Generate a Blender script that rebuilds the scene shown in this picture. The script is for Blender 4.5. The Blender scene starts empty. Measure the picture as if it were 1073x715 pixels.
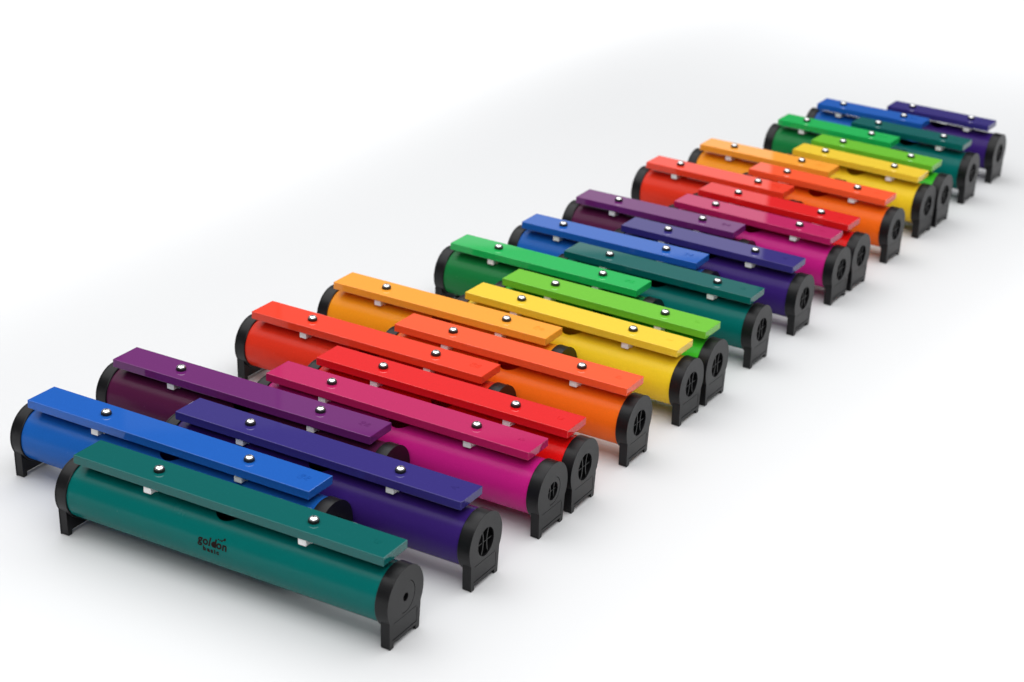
import bpy, bmesh, math
from math import sin, cos, pi, radians, sqrt, atan2
from mathutils import Matrix, Vector

scene = bpy.context.scene
C = scene.collection

# ------------------------------------------------------------------ camera
CAM = (0.46391, -1.30395, 0.98027)
YAW, PITCH, ROLL, FPX = -0.51623, 0.40935, 0.05128, 2033.06
cy, sy, cp, sp = cos(YAW), sin(YAW), cos(PITCH), sin(PITCH)
fw = Vector((sy * cp, cy * cp, -sp))
r0 = Vector((cy, -sy, 0))
u0 = r0.cross(fw)
rt = r0 * cos(ROLL) + u0 * sin(ROLL)
up = u0 * cos(ROLL) - r0 * sin(ROLL)
cam_d = bpy.data.cameras.new('camera')
cam = bpy.data.objects.new('camera', cam_d)
C.objects.link(cam)
m = Matrix.Identity(4)
for i in range(3):
    m[i][0], m[i][1], m[i][2], m[i][3] = rt[i], up[i], -fw[i], CAM[i]
cam.matrix_world = m
cam_d.sensor_width = 36.0
cam_d.lens = FPX / 1073 * 36
cam_d.clip_end = 100
cam_d.clip_start = 0.05
cam_d.dof.use_dof = True
cam_d.dof.focus_distance = 2.02
cam_d.dof.aperture_fstop = 7.5
scene.camera = cam

# ------------------------------------------------------------------ materials
def lin(c):
    return tuple((v / 12.92 if v <= .04045 else ((v + .055) / 1.055) ** 2.4) for v in (x / 255 for x in c))

def material(name, col, rough=.3, metal=0., spec=.5, grain=0., grain_scale=900., vary=0., sss=0.):
    mt = bpy.data.materials.new(name)
    mt.use_nodes = True
    nt = mt.node_tree
    b = nt.nodes['Principled BSDF']
    b.inputs['Base Color'].default_value = (*col, 1)
    b.inputs['Roughness'].default_value = rough
    b.inputs['Metallic'].default_value = metal
    b.inputs['Specular IOR Level'].default_value = spec
    if sss:
        b.inputs['Subsurface Weight'].default_value = sss
        b.inputs['Subsurface Radius'].default_value = (1, .35, .15)
        b.inputs['Subsurface Scale'].default_value = .003
    tc = nt.nodes.new('ShaderNodeTexCoord')
    if grain:
        n = nt.nodes.new('ShaderNodeTexNoise')
        n.inputs['Scale'].default_value = grain_scale
        n.inputs['Detail'].default_value = 3
        bp = nt.nodes.new('ShaderNodeBump')
        bp.inputs['Strength'].default_value = grain
        bp.inputs['Distance'].default_value = .0004
        nt.links.new(tc.outputs['Object'], n.inputs['Vector'])
        nt.links.new(n.outputs['Fac'], bp.inputs['Height'])
        nt.links.new(bp.outputs['Normal'], b.inputs['Normal'])
    if vary and max(col) > .05:
        n3 = nt.nodes.new('ShaderNodeTexNoise')
        n3.inputs['Scale'].default_value = 620
        n3.inputs['Detail'].default_value = 4
        cr = nt.nodes.new('ShaderNodeValToRGB')
        e = cr.color_ramp.elements
        e[0].position, e[1].position = .32, .70
        e[0].color = (*[c * .965 for c in col], 1)
        e[1].color = (*[min(1, c * 1.035) for c in col], 1)
        sp = e.new(.745)
        sp.color = (*[min(1, c * 1.15 + .015) for c in col], 1)
        nt.links.new(tc.outputs['Object'], n3.inputs['Vector'])
        nt.links.new(n3.outputs['Fac'], cr.inputs['Fac'])
        nt.links.new(cr.outputs['Color'], b.inputs['Base Color'])
    if vary:
        n2 = nt.nodes.new('ShaderNodeTexNoise')
        n2.inputs['Scale'].default_value = 38
        n2.inputs['Detail'].default_value = 6
        mr = nt.nodes.new('ShaderNodeMapRange')
        mr.inputs['To Min'].default_value = max(0, rough - vary)
        mr.inputs['To Max'].default_value = rough + vary
        nt.links.new(tc.outputs['Object'], n2.inputs['Vector'])
        nt.links.new(n2.outputs['Fac'], mr.inputs['Value'])
        nt.links.new(mr.outputs['Result'], b.inputs['Roughness'])
    return mt

# colour -> (bar colour, tube colour), linear base colours
COL = {
    'teal':    ((.002, .100, .094), (.001, .136, .124)),
    'blue':    ((.012, .098, .420), (.012, .112, .440)),
    'indigo':  ((.034, .025, .170), (.038, .014, .150)),
    'purple':  ((.130, .016, .132), (.088, .012, .050)),
    'magenta': ((.440, .013, .100), (.540, .013, .210)),
    'red':     ((.660, .010, .012), (.760, .006, .006)),
    'scarlet': ((.760, .046, .018), (.760, .038, .016)),
    'vermilion': ((.860, .095, .028), (.900, .150, .010)),
    'amber':   ((.860, .330, .034), (.870, .310, .012)),
    'yellow':  ((.790, .540, .036), (.880, .620, .024)),
    'lime':    ((.140, .470, .028), (.048, .500, .024)),
    'green':   ((.012, .400, .085), (.010, .190, .048)),
}
BAR = {k: material(k + ' lacquered bar', v[0], .03, spec=.36, grain=.003, grain_scale=1400, vary=.012) for k, v in COL.items()}
TUBE = {k: material(k + ' plastic tube', v[1], .26, spec=.15, grain=.02, grain_scale=500, vary=.04) for k, v in COL.items()}
def see_through(mt, col, amount):
    """let a share of the light that falls on the plastic wall pass through it"""
    nt = mt.node_tree
    b = nt.nodes['Principled BSDF']
    out = nt.nodes['Material Output']
    tr = nt.nodes.new('ShaderNodeBsdfTranslucent')
    tr.inputs['Color'].default_value = (*col, 1)
    mx = nt.nodes.new('ShaderNodeMixShader')
    mx.inputs['Fac'].default_value = amount
    nt.links.new(b.outputs['BSDF'], mx.inputs[1])
    nt.links.new(tr.outputs['BSDF'], mx.inputs[2])
    nt.links.new(mx.outputs['Shader'], out.inputs['Surface'])
INNER = {}
for k, v in COL.items():
    see_through(TUBE[k], v[1], .10)
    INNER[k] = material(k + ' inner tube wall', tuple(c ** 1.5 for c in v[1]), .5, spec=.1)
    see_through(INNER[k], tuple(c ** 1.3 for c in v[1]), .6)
BLACK = material('black moulded plastic', (.0055, .0055, .0062), .36, spec=.26, grain=.12, grain_scale=2200, vary=.06)
RUBBER = material('black rubber', (.010, .010, .010), .5)
CHROME = material('chromed steel', (.92, .92, .92), .24, metal=1)
FELT = material('white plastic spacer', (.78, .77, .76), .5)
INK = material('dark brown printed ink', (.012, .005, .005), .6, spec=.1)
FLOOR = material('white studio paper', (.640, .645, .652), .7, spec=.25, grain=.10, grain_scale=500)

# ------------------------------------------------------------------ mesh helpers
def mesh_of(name, bm, mat, smooth=None, flat=0.):
    me = bpy.data.meshes.new(name)
    bmesh.ops.recalc_face_normals(bm, faces=bm.faces)
    bm.to_mesh(me)
    bm.free()
    me.materials.append(mat)
    if smooth is not None:
        # big flat faces stay flat, so that the little bevels do not bend their shading
        me.polygons.foreach_set('use_smooth', [max(abs(c) for c in p.normal) < .97 or p.area < flat for p in me.polygons])
        me.set_sharp_from_angle(angle=radians(smooth))
    return me

def link(name, me, parent=None, loc=(0, 0, 0), rotz=0):
    o = bpy.data.objects.new(name, me)
    C.objects.link(o)
    o.parent = parent
    o.location = loc
    o.rotation_euler = (0, 0, rotz)
    return o

def bevel_box(bm, x0, x1, y0, y1, z0, z1, bev, seg=2):
    r = bmesh.ops.create_cube(bm, size=1)
    for v in r['verts']:
        v.co = Vector(((x0 + x1) / 2 + v.co.x * (x1 - x0), (y0 + y1) / 2 + v.co.y * (y1 - y0), (z0 + z1) / 2 + v.co.z * (z1 - z0)))
    es = list({e for v in r['verts'] for e in v.link_edges})
    bmesh.ops.bevel(bm, geom=es, offset=bev, segments=seg, affect='EDGES', profile=.6)

def lathe_x(bm, prof, n, yc=0, zc=0):
    """closed profile of (x, r) revolved round the x axis"""
    rings = []
    for i in range(n):
        a = 2 * pi * i / n
        rings.append([bm.verts.new((x, yc + r * cos(a), zc + r * sin(a))) for x, r in prof])
    k = len(prof)
    for i in range(n):
        A, B = rings[i], rings[(i + 1) % n]
        for j in range(k):
            bm.faces.new((A[j], A[(j + 1) % k], B[(j + 1) % k], B[j]))

def lathe_z(bm, prof, n):
    """open profile (r, z) from top to bottom, first and last may sit on the axis"""
    rings = []
    for r, z in prof:
        if r < 1e-7:
            rings.append([bm.verts.new((0, 0, z))])
        else:
            rings.append([bm.verts.new((r * cos(2 * pi * i / n), r * sin(2 * pi * i / n), z)) for i in range(n)])
    for A, B in zip(rings, rings[1:]):
        for i in range(n):
            j = (i + 1) % n
            if len(A) == 1:
                bm.faces.new((A[0], B[i], B[j]))
            elif len(B) == 1:
                bm.faces.new((A[i], B[0], A[j]))
            else:
                bm.faces.new((A[i], B[i], B[j], A[j]))

def evaluated(o):
    dg = bpy.context.evaluated_depsgraph_get()
    me = bpy.data.meshes.new_from_object(o.evaluated_get(dg), depsgraph=dg)
    return me

def plate(polys, x0, x1, bev=0.):
    """flat plate in the yz plane with holes, from 2D outlines, thickness x0..x1; returns a bmesh"""
    cu = bpy.data.curves.new('plate', 'CURVE')
    cu.dimensions = '2D'
    cu.fill_mode = 'BOTH'
    cu.extrude = max(1e-6, (x1 - x0) / 2 - bev)
    cu.bevel_depth = bev
    cu.bevel_resolution = 2
    cu.offset = -bev
    for p in polys:
        s = cu.splines.new('POLY')
        s.points.add(len(p) - 1)
        for q, (a, b) in zip(s.points, p):
            q.co = (a, b, 0, 1)
        s.use_cyclic_u = True
    o = bpy.data.objects.new('plate', cu)
    C.objects.link(o)
    me = evaluated(o)
    bm = bmesh.new()
    bm.from_mesh(me)
    bpy.data.objects.remove(o)
    bpy.data.curves.remove(cu)
    bpy.data.meshes.remove(me)
    for v in bm.verts:      # curve (x, y, z) -> world (y, z, x)
        v.co = Vector(((x0 + x1) / 2 + v.co.z, v.co.x, v.co.y))
    return bm

def merge(dst, src):
    me = bpy.data.meshes.new('tmp')
    src.to_mesh(me)
    src.free()
    dst.from_mesh(me)
    bpy.data.meshes.remove(me)

def circle(r, n=64, yc=0., zc=0.):
    return [(yc + r * cos(2 * pi * i / n), zc + r * sin(2 * pi * i / n)) for i in range(n)]

# ------------------------------------------------------------------ end cap, outer face on x = 0, looking to +x
ZC, RC, RT = .0455, .0316, .0298
def outline(inset=0.):
    R = RC - inset
    zs = .0295                                  # shoulder height, where the legs leave the round
    a0 = -math.asin((ZC - zs) / RC)
    pts = []
    n = 72
    for i in range(n + 1):
        a = a0 + (pi - 2 * a0) * i / n
        pts.append((R * cos(a), ZC + R * sin(a)))
    w1, w0, wf = .0272 - inset, .0258 - inset, .0068 - 2 * inset
    zl, zf = .0052 + inset, .0 + inset
    left = [(-w1, .0262), (-w0, zf + .0008), (-w0 + .0008, zf), (-w0 + wf - .0008, zf), (-w0 + wf, zf + .0008), (-w0 + wf, zl)]
    right = [(-y, z) for y, z in reversed(left)]
    return pts + left + right

def band(r, w, a0, a1, n=48):
    o = [((r + w / 2) * cos(a0 + (a1 - a0) * i / n), ZC + (r + w / 2) * sin(a0 + (a1 - a0) * i / n)) for i in range(n + 1)]
    i_ = [((r - w / 2) * cos(a0 + (a1 - a0) * i / n), ZC + (r - w / 2) * sin(a0 + (a1 - a0) * i / n)) for i in range(n + 1)]
    return o + i_[::-1]

def bar_path(pts, w):
    """polyline of constant width as a closed outline"""
    L, R = [], []
    for i, p in enumerate(pts):
        a = pts[max(0, i - 1)]
        b = pts[min(len(pts) - 1, i + 1)]
        d = Vector((b[0] - a[0], b[1] - a[1])).normalized()
        L.append((p[0] - d.y * w / 2, p[1] + d.x * w / 2))
        R.append((p[0] + d.y * w / 2, p[1] - d.x * w / 2))
    return L + R[::-1]

def cap_mesh(name, hole, ring=None):
    pw, zb, zt = .0208, .0092, .0262
    grooves = [bar_path([(-pw, zb), (pw, zb), (pw, zt - .002)], .0008)]
    grooves.append([(-pw + .001, zt + .0002), (pw - .001, zt + .0002), (pw - .001, zt - .0001), (-pw + .001, zt - .0001)])
    if ring:
        grooves += [band(ring, .0006, -1.9, 1.15)]
    bm = bmesh.new()
    merge(bm, plate([outline(), circle(hole, 64, 0, ZC)] + grooves, -.0016, 0, .00025))
    merge(bm, plate([outline(.0004), circle(hole + .0003, 64, 0, ZC)], -.0100, -.0012))
    lathe_x(bm, [(-.0010, RC - .0004), (-.0135, RC), (-.0142, RC - .0004), (-.0142, RT + .0001), (-.0095, RT + .0001), (-.0095, RC - .002), (-.0010, RC - .002)], 96, 0, ZC)
    lathe_x(bm, [(-.0098, 0.0002), (-.0098, .0200), (-.0090, .0200), (-.0090, 0.0002)], 48, 0, ZC)
    me = mesh_of(name, bm, BLACK, 32)
    me.polygons.foreach_set('use_smooth', [abs(p.normal.x) < .25 and p.center.z > .029 for p in me.polygons])
    return me

def grille_mesh():
    polys = []
    r = .0153
    bm = bmesh.new()
    rr = .0165
    for s in (-1, 1):
        pts = [(s * (.0105 - .0070 * cos(t)), ZC + rr * sin(t)) for t in [radians(-62 + 124 * i / 20) for i in range(21)]]
        pts = [(y, z) for y, z in pts if y * y + (z - ZC) ** 2 < .0158 ** 2]
        merge(bm, plate([bar_path(pts, .0015)], -.0034, -.0012))
    merge(bm, plate([bar_path([(-.0152, ZC), (.0152, ZC)], .0009)], -.0034, -.0016))
    return mesh_of('vent_grille', bm, BLACK)

CAP_OPEN = cap_mesh('vented_end_cap', .0150)
CAP_SHUT = cap_mesh('closed_end_cap', .0042, .0160)
CAP_MID = cap_mesh('ringed_end_cap', .0100, .0152)
GRILLE = grille_mesh()

BW, ZT, TH = .0414, .0924, .0092
def spacer_mesh():
    bm = bmesh.new()
    bevel_box(bm, -.0046, .0046, -.0194, .0194, .0760, ZT - TH, .0008)
    bevel_box(bm, -.0040, .0040, -.0085, .0085, .0720, .0764, .0005)
    return mesh_of('spacer', bm, FELT, None)
SPACER = spacer_mesh()

def screw_meshes():
    bm = bmesh.new()
    lathe_z(bm, [(0, .0036), (.0048, .0036), (.0054, .0030), (.0056, .0006), (.0052, 0), (0, 0)], 32)
    washer = mesh_of('washer', bm, RUBBER, 40, 1.)
    bm = bmesh.new()
    lathe_z(bm, [(0, .0056), (.0018, .0056), (.0030, .0053), (.0040, .0047), (.0047, .0041), (.0048, .0034), (0, .0034)], 32)
    head = mesh_of('screw', bm, CHROME, 50, 1.)
    return head, washer
SCREW, WASHER = screw_meshes()

def drive_mesh():
    bm = bmesh.new()
    bevel_box(bm, -.0019, .0019, -.00045, .00045, .0048, .00585, .0001, 1)
    bevel_box(bm, -.00045, .00045, -.0019, .0019, .0048, .00588, .0001, 1)
    return mesh_of('drive_recess_shade', bm, RUBBER)  # raised black cross standing in for the shade inside the recess
DRIVE = drive_mesh()

# ------------------------------------------------------------------ writing
def text_bm(body, size, extrude, spacing=1., bold=0., align='CENTER', line=1.):
    cu = bpy.data.curves.new('text', 'FONT')
    cu.body = body
    cu.size = size
    cu.extrude = extrude
    cu.offset = bold
    cu.space_character = spacing
    cu.space_line = line
    cu.align_x = align
    cu.align_y = 'CENTER'
    cu.resolution_u = 3
    o = bpy.data.objects.new('text', cu)
    C.objects.link(o)
    me = evaluated(o)
    bm = bmesh.new()
    bm.from_mesh(me)
    bpy.data.objects.remove(o)
    bpy.data.curves.remove(cu)
    bpy.data.meshes.remove(me)
    return bm

LOGO_A, LOGO_X = 11.5, -.0175
def logo_mesh(mat):
    """two words and a run of notes printed on the tube's side, wrapped onto it"""
    bm = bmesh.new()
    def put(b, du, dv):
        for v in b.verts:
            v.co.x += du
            v.co.y += dv
        merge(bm, b)
    for ch, u in (('g', 0), ('o', 6.4), ('l', 10.9), ('d', 16.3), ('o', 22.4), ('n', 29.0)):
        t = text_bm(ch, .0118, 0, 1, .00042 if ch != 'd' else .0005)
        x0, x1 = min(v.co.x for v in t.verts), max(v.co.x for v in t.verts)
        y0 = min(v.co.y for v in t.verts)
        base = {'g': -.0055}.get(ch, -.0032)
        if ch == 'l':
            for v in t.verts:
                v.co.x += .10 * (v.co.y - y0)
        put(t, u / 1000 - (x0 + x1) / 2, base - y0)
    for ch, u in (('b', 5.6), ('a', 10.3), ('s', 14.4), ('i', 17.8), ('c', 21.2)):
        t = text_bm(ch, .0066, 0, 1, .00046)
        x0, x1 = min(v.co.x for v in t.verts), max(v.co.x for v in t.verts)
        y0 = min(v.co.y for v in t.verts)
        put(t, u / 1000 - (x0 + x1) / 2, -.0097 - y0)
    def disc(u, v, r):
        b = bmesh.new()
        bmesh.ops.create_circle(b, cap_ends=True, radius=r, segments=14)
        put(b, u, v)
    disc(.0157, .0, .0026)            # the filled bowl of the d
    for u, v, r in ((.0206, .0064, .0008), (.0226, .0061, .0008), (.0247, .0060, .0010), (.0276, .0080, .0014)):
        disc(u, v, r)
    b = bmesh.new()
    b.faces.new([b.verts.new((x, y, 0)) for x, y in ((.0250, .0056), (.0278, .0076), (.0273, .0083), (.0245, .0063))])
    put(b, 0, 0)
    lo, hi = min(v.co.y for v in bm.verts), max(v.co.y for v in bm.verts)
    y = lo + .0004
    while y < hi:
        bmesh.ops.bisect_plane(bm, geom=bm.verts[:] + bm.edges[:] + bm.faces[:], plane_co=(0, y, 0), plane_no=(0, 1, 0))
        y += .0006
    R = RT + .00012
    for v in bm.verts:
        a = radians(LOGO_A) + v.co.y / R
        v.co = Vector((v.co.x + LOGO_X, -R * cos(a), ZC + R * sin(a)))
    me = mesh_of('printed_logo', bm, mat)
    return me
LOGO = logo_mesh(INK)

# ------------------------------------------------------------------ bars and tubes
def tube_mesh(L, colour):
    bm = bmesh.new()
    h = L / 2
    lathe_x(bm, [(-h, RT), (h, RT), (h, RT - .0022), (-h, RT - .0022)], 128, 0, ZC)
    me = mesh_of('resonator_tube', bm, TUBE[colour])
    o = bpy.data.objects.new('resonator_tube', me)
    C.objects.link(o)
    cb = bmesh.new()
    bmesh.ops.create_cone(cb, cap_ends=True, segments=72, radius1=.0150, radius2=.0150, depth=.06,
                          matrix=Matrix.Translation((-.0012, 0, ZC + .04)))
    cme = bpy.data.meshes.new('cut')
    cb.to_mesh(cme)
    cb.free()
    co = bpy.data.objects.new('cut', cme)
    C.objects.link(co)
    md = o.modifiers.new('hole', 'BOOLEAN')
    md.object = co
    md.operation = 'DIFFERENCE'
    md.solver = 'EXACT'
    res = evaluated(o)
    bpy.data.objects.remove(co)
    bpy.data.objects.remove(o)
    bpy.data.meshes.remove(cme)
    bpy.data.meshes.remove(me)
    res.name = 'resonator_tube'
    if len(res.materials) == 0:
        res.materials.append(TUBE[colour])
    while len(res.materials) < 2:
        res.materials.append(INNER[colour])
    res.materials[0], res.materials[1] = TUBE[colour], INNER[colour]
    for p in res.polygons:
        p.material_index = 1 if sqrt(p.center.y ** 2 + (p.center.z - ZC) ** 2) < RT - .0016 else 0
    res.polygons.foreach_set('use_smooth', [True] * len(res.polygons))
    res.set_sharp_from_angle(angle=radians(35))
    return res

def bar_mesh(L, colour):
    bm = bmesh.new()
    bevel_box(bm, -L / 2, L / 2, -BW / 2, BW / 2, ZT - TH, ZT, .0007, 2)
    return mesh_of('tone_bar', bm, BAR[colour], None)

def letter_mesh(body, colour):
    bm = text_bm(body, .0105 if '\n' not in body else .0080, .00014, 1., 0., line=.9)
    for v in bm.verts:          # top of the letter points to -x
        v.co = Vector((-v.co.y, v.co.x, v.co.z))
    return mesh_of('note_letter', bm, BAR[colour])

# ------------------------------------------------------------------ the row of 27
# bar left end, bar right end, y, turn, cap overhang, screw insets (left, right)
FLOOR_Z = -.002
ROWS = [
    (-0.7545, -0.3892, -0.0017, 0.0263, 0.0122, 0.0912, 0.0912),
    (-0.8789, -0.5200, 0.0634, 0.0183, 0.0200, 0.0892, 0.0864),
    (-0.7378, -0.3887, 0.1322, 0.0154, 0.0183, 0.0819, 0.0828),
    (-0.8777, -0.5399, 0.1955, 0.0249, 0.0200, 0.0785, 0.0755),
    (-0.7206, -0.3888, 0.2635, 0.0101, 0.0197, 0.0735, 0.0745),
    (-0.7016, -0.3813, 0.3310, 0.0129, 0.0128, 0.0760, 0.0748),
    (-0.8399, -0.5249, 0.3928, 0.0138, 0.0200, 0.0727, 0.0727),
    (-0.6847, -0.3795, 0.4619, 0.0106, 0.0088, 0.0679, 0.0677),
    (-0.8178, -0.5207, 0.5270, 0.0170, 0.0200, 0.0638, 0.0643),
    (-0.6710, -0.3812, 0.5935, -0.0093, 0.0127, 0.0681, 0.0687),
    (-0.6585, -0.3777, 0.6614, -0.0036, 0.0098, 0.0643, 0.0643),
    (-0.7766, -0.5046, 0.7277, 0.0020, 0.0200, 0.0606, 0.0585),
    (-0.6445, -0.3794, 0.7938, -0.0021, 0.0103, 0.0561, 0.0554),
    (-0.7441, -0.4864, 0.8566, 0.0189, 0.0200, 0.0525, 0.0527),
    (-0.6306, -0.3791, 0.9258, -0.0076, 0.0126, 0.0605, 0.0631),
    (-0.7357, -0.4956, 0.9920, 0.0195, 0.0200, 0.0564, 0.0556),
    (-0.6169, -0.3794, 1.0571, -0.0282, 0.0125, 0.0545, 0.0552),
    (-0.6118, -0.3804, 1.1241, -0.0294, 0.0160, 0.0533, 0.0502),
    (-0.7280, -0.5073, 1.1899, -0.0103, 0.0200, 0.0465, 0.0489),
    (-0.5931, -0.3769, 1.2569, -0.0293, 0.0142, 0.0526, 0.0522),
    (-0.7028, -0.4919, 1.3215, -0.0035, 0.0200, 0.0480, 0.0519),
    (-0.5786, -0.3746, 1.3872, -0.0319, 0.0128, 0.0447, 0.0469),
    (-0.5744, -0.3762, 1.4510, -0.0223, 0.0185, 0.0443, 0.0425),
    (-0.6607, -0.4694, 1.5208, -0.0173, 0.0200, 0.0409, 0.0400),
    (-0.5601, -0.3729, 1.5820, -0.0172, 0.0145, 0.0381, 0.0395),
    (-0.6459, -0.4659, 1.6486, -0.0012, 0.0200, 0.0378, 0.0374),
    (-0.5475, -0.3743, 1.7105, -0.0130, 0.0184, 0.0364, 0.0364),
]
NOTES = ['G', 'G#', 'A', 'A#', 'B', 'C', 'C#', 'D', 'D#', 'E', 'F', 'F#'] * 3
FLAT = {'G#': 'Ab', 'A#': 'Bb', 'C#': 'Db', 'D#': 'Eb', 'F#': 'Gb'}
COLOUR = {'G': 'teal', 'G#': 'blue', 'A': 'indigo', 'A#': 'purple', 'B': 'magenta', 'C': 'red', 'C#': 'scarlet',
          'D': 'vermilion', 'D#': 'amber', 'E': 'yellow', 'F': 'lime', 'F#': 'green'}
LABELS = [
    'longest teal chime bar, nearest the camera, with dark print on its tube',
    'blue chime bar set back directly behind the nearest teal one',
    'large indigo chime bar between the nearest blue and nearest purple ones',
    'long purple chime bar with plum tube, between the nearer indigo and magenta ones',
    'longer magenta chime bar whose right cap has a small round hole',
    'longer red chime bar touching the nearer magenta one with its right cap',
    'larger tomato red chime bar set back between the nearer red and orange ones',
    'larger bright orange chime bar standing alone between nearer red and yellow ones',
    'larger amber chime bar set back behind the nearer bright orange one',
    'larger yellow chime bar in the middle of the row beside the nearer lime one',
    'larger lime chime bar with its right cap against the nearer yellow one',
    'larger green chime bar set back behind the nearer lime one',
    'mid-sized teal chime bar in the middle of the row beside the larger lime one',
    'mid-row blue chime bar set back, between the mid-row teal and smaller indigo ones',
    'indigo chime bar halfway along the row, between mid-row blue and smaller purple ones',
    'smaller purple chime bar set back in front of the farther red ones',
    'smaller magenta chime bar with right cap against the farther red one',
    'smaller plain red chime bar right behind the smaller magenta one',
    'smaller tomato red chime bar set back behind the smaller plain red one',
    'smaller bright orange chime bar between the farther red and yellow ones',
    'smaller amber chime bar set back behind the smaller bright orange one',
    'smaller yellow chime bar towards the far end, touching the smaller lime one',
    'smaller lime chime bar with right cap against the smaller yellow one',
    'smaller green chime bar set back near the far end of the row',
    'smallest teal chime bar near the far end behind the smaller lime one',
    'smallest blue chime bar set back at the blurred far end of the row',
    'smallest indigo chime bar, last of the row and farthest from the camera',
]
for k, (xl, xr, y, turn, over, s1, s2) in enumerate(ROWS):
    note = NOTES[k]
    colour = COLOUR[note]
    sharp = note in FLAT
    L = xr - xl
    lo = .0172 if k < 12 else .0160
    if sharp:
        over = lo
    root = bpy.data.objects.new('chime_bar', None)
    C.objects.link(root)
    root.empty_display_size = .03
    root.location = ((xl + xr) / 2, y, FLOOR_Z)
    root.rotation_euler = (0, 0, turn)
    root['label'] = LABELS[k]
    root['category'] = 'chime bar'
    root['group'] = 'chime bars in a chromatic row'
    a, b = -L / 2 - lo, L / 2 + over            # outer faces of the two caps
    tl = b - a - .0205
    mid = (a + b) / 2
    tube = link('resonator_tube', tube_mesh(tl, colour), root, (mid, 0, 0))
    link('printed_logo', LOGO, tube)
    bar = link('tone_bar', bar_mesh(L, colour), root)
    txt = note if not sharp else note + '\n' + FLAT[note]
    link('note_letter', letter_mesh(txt, colour), bar, (L / 2 - .021, .002, ZT + .0001))
    for x in (-L / 2 + s1, L / 2 - s2):
        link('spacer', SPACER, root, (x, 0, 0))
        sc = link('screw', SCREW, root, (x, 0, ZT), k * .7 + x * 40)
        link('washer', WASHER, sc)
        link('drive_recess_shade', DRIVE, sc)
    right = CAP_SHUT if k == 0 else CAP_MID if k == 4 else CAP_OPEN
    cap = link('end_cap', right, root, (b, 0, 0))
    if k:
        link('vent_grille', GRILLE, cap)
    cap = link('end_cap', CAP_OPEN, root, (a, 0, 0), pi)
    link('vent_grille', GRILLE, cap)

# ------------------------------------------------------------------ white paper they stand on
bm = bmesh.new()
bmesh.ops.create_grid(bm, x_segments=2, y_segments=2, size=7, matrix=Matrix.Translation((-.5, 1.5, FLOOR_Z)))
g = link('ground', mesh_of('ground', bm, FLOOR))
g['kind'] = 'structure'

# ------------------------------------------------------------------ studio lamps and added fill lamps
def softbox(name, loc, aim, sx, sy_, radiance, col=(1, 1, 1)):
    ld = bpy.data.lights.new(name, 'AREA')
    ld.shape = 'RECTANGLE'
    ld.size, ld.size_y = sx, sy_
    ld.energy = radiance * pi * sx * sy_
    ld.color = col
    o = bpy.data.objects.new(name, ld)
    C.objects.link(o)
    o.location = loc
    d = Vector(aim) - Vector(loc)
    o.rotation_euler = d.to_track_quat('-Z', 'Y').to_euler()
    return o

softbox('overhead_softbox', (-.9, .8, 3.1), (-.9, .8, 0), 6.4, 5.4, 1.95)
softbox('added_front_fill', (.5, -2.4, 2.6), (-.5, .6, 0), 2.6, 1.6, 2.8)  # added fill from the camera side, brightens the tube fronts
def strip(name, x0, x1, y0, y1, z, spread, radiance):
    """long lamp added to whiten the paper around the row, facing straight down"""
    o = softbox(name, ((x0 + x1) / 2, (y0 + y1) / 2, z), ((x0 + x1) / 2, (y0 + y1) / 2, 0), x1 - x0, y1 - y0, radiance)
    o.rotation_euler = (0, 0, 0)
    o.data.spread = radians(spread)
strip('added_back_strip', -3.8, -1.42, -.6, 3.4, 1.2, 36, 1.0)  # added lamp, fades the paper to white behind the left ends
strip('added_front_strip', -.02, 1.9, -.9, 3.4, 1.2, 36, 1.0)  # added lamp, whitens the paper off the right-hand caps
strip('added_near_strip', -2.0, -.05, -1.7, -.36, 1.15, 36, 1.0)  # added lamp, whitens the paper in front of the nearest bar
strip('added_far_strip', -1.50, .1, 2.45, 4.8, 1.7, 62, .75)  # added lamp, whitens the paper beyond the last bar
def back_panel(az0, az1, dist, z0, z1, rad):
    p0 = Vector((CAM[0] + dist * sin(radians(az0)), CAM[1] + dist * cos(radians(az0)), 0))
    p1 = Vector((CAM[0] + dist * sin(radians(az1)), CAM[1] + dist * cos(radians(az1)), 0))
    c = (p0 + p1) / 2
    n = Vector((CAM[0], CAM[1], 0)) - c
    c.z = (z0 + z1) / 2
    softbox('back_softbox', c, c + n, (p1 - p0).length, z1 - z0, rad)
back_panel(-37, -21.9, 5.6, .35, 1.30, .54)
back_panel(-37, -21.9, 5.6, 1.31, 1.95, .17)
back_panel(-42, -37.1, 5.6, .35, 1.95, .10)

w = bpy.data.worlds.new('World')
scene.world = w
w.use_nodes = True
w.node_tree.nodes['Background'].inputs['Color'].default_value = (.97, .98, 1, 1)
w.node_tree.nodes['Background'].inputs['Strength'].default_value = .08

scene.view_settings.view_transform = 'Standard'
scene.view_settings.look = 'None'
scene.view_settings.exposure = .25
scene.view_settings.gamma = 1
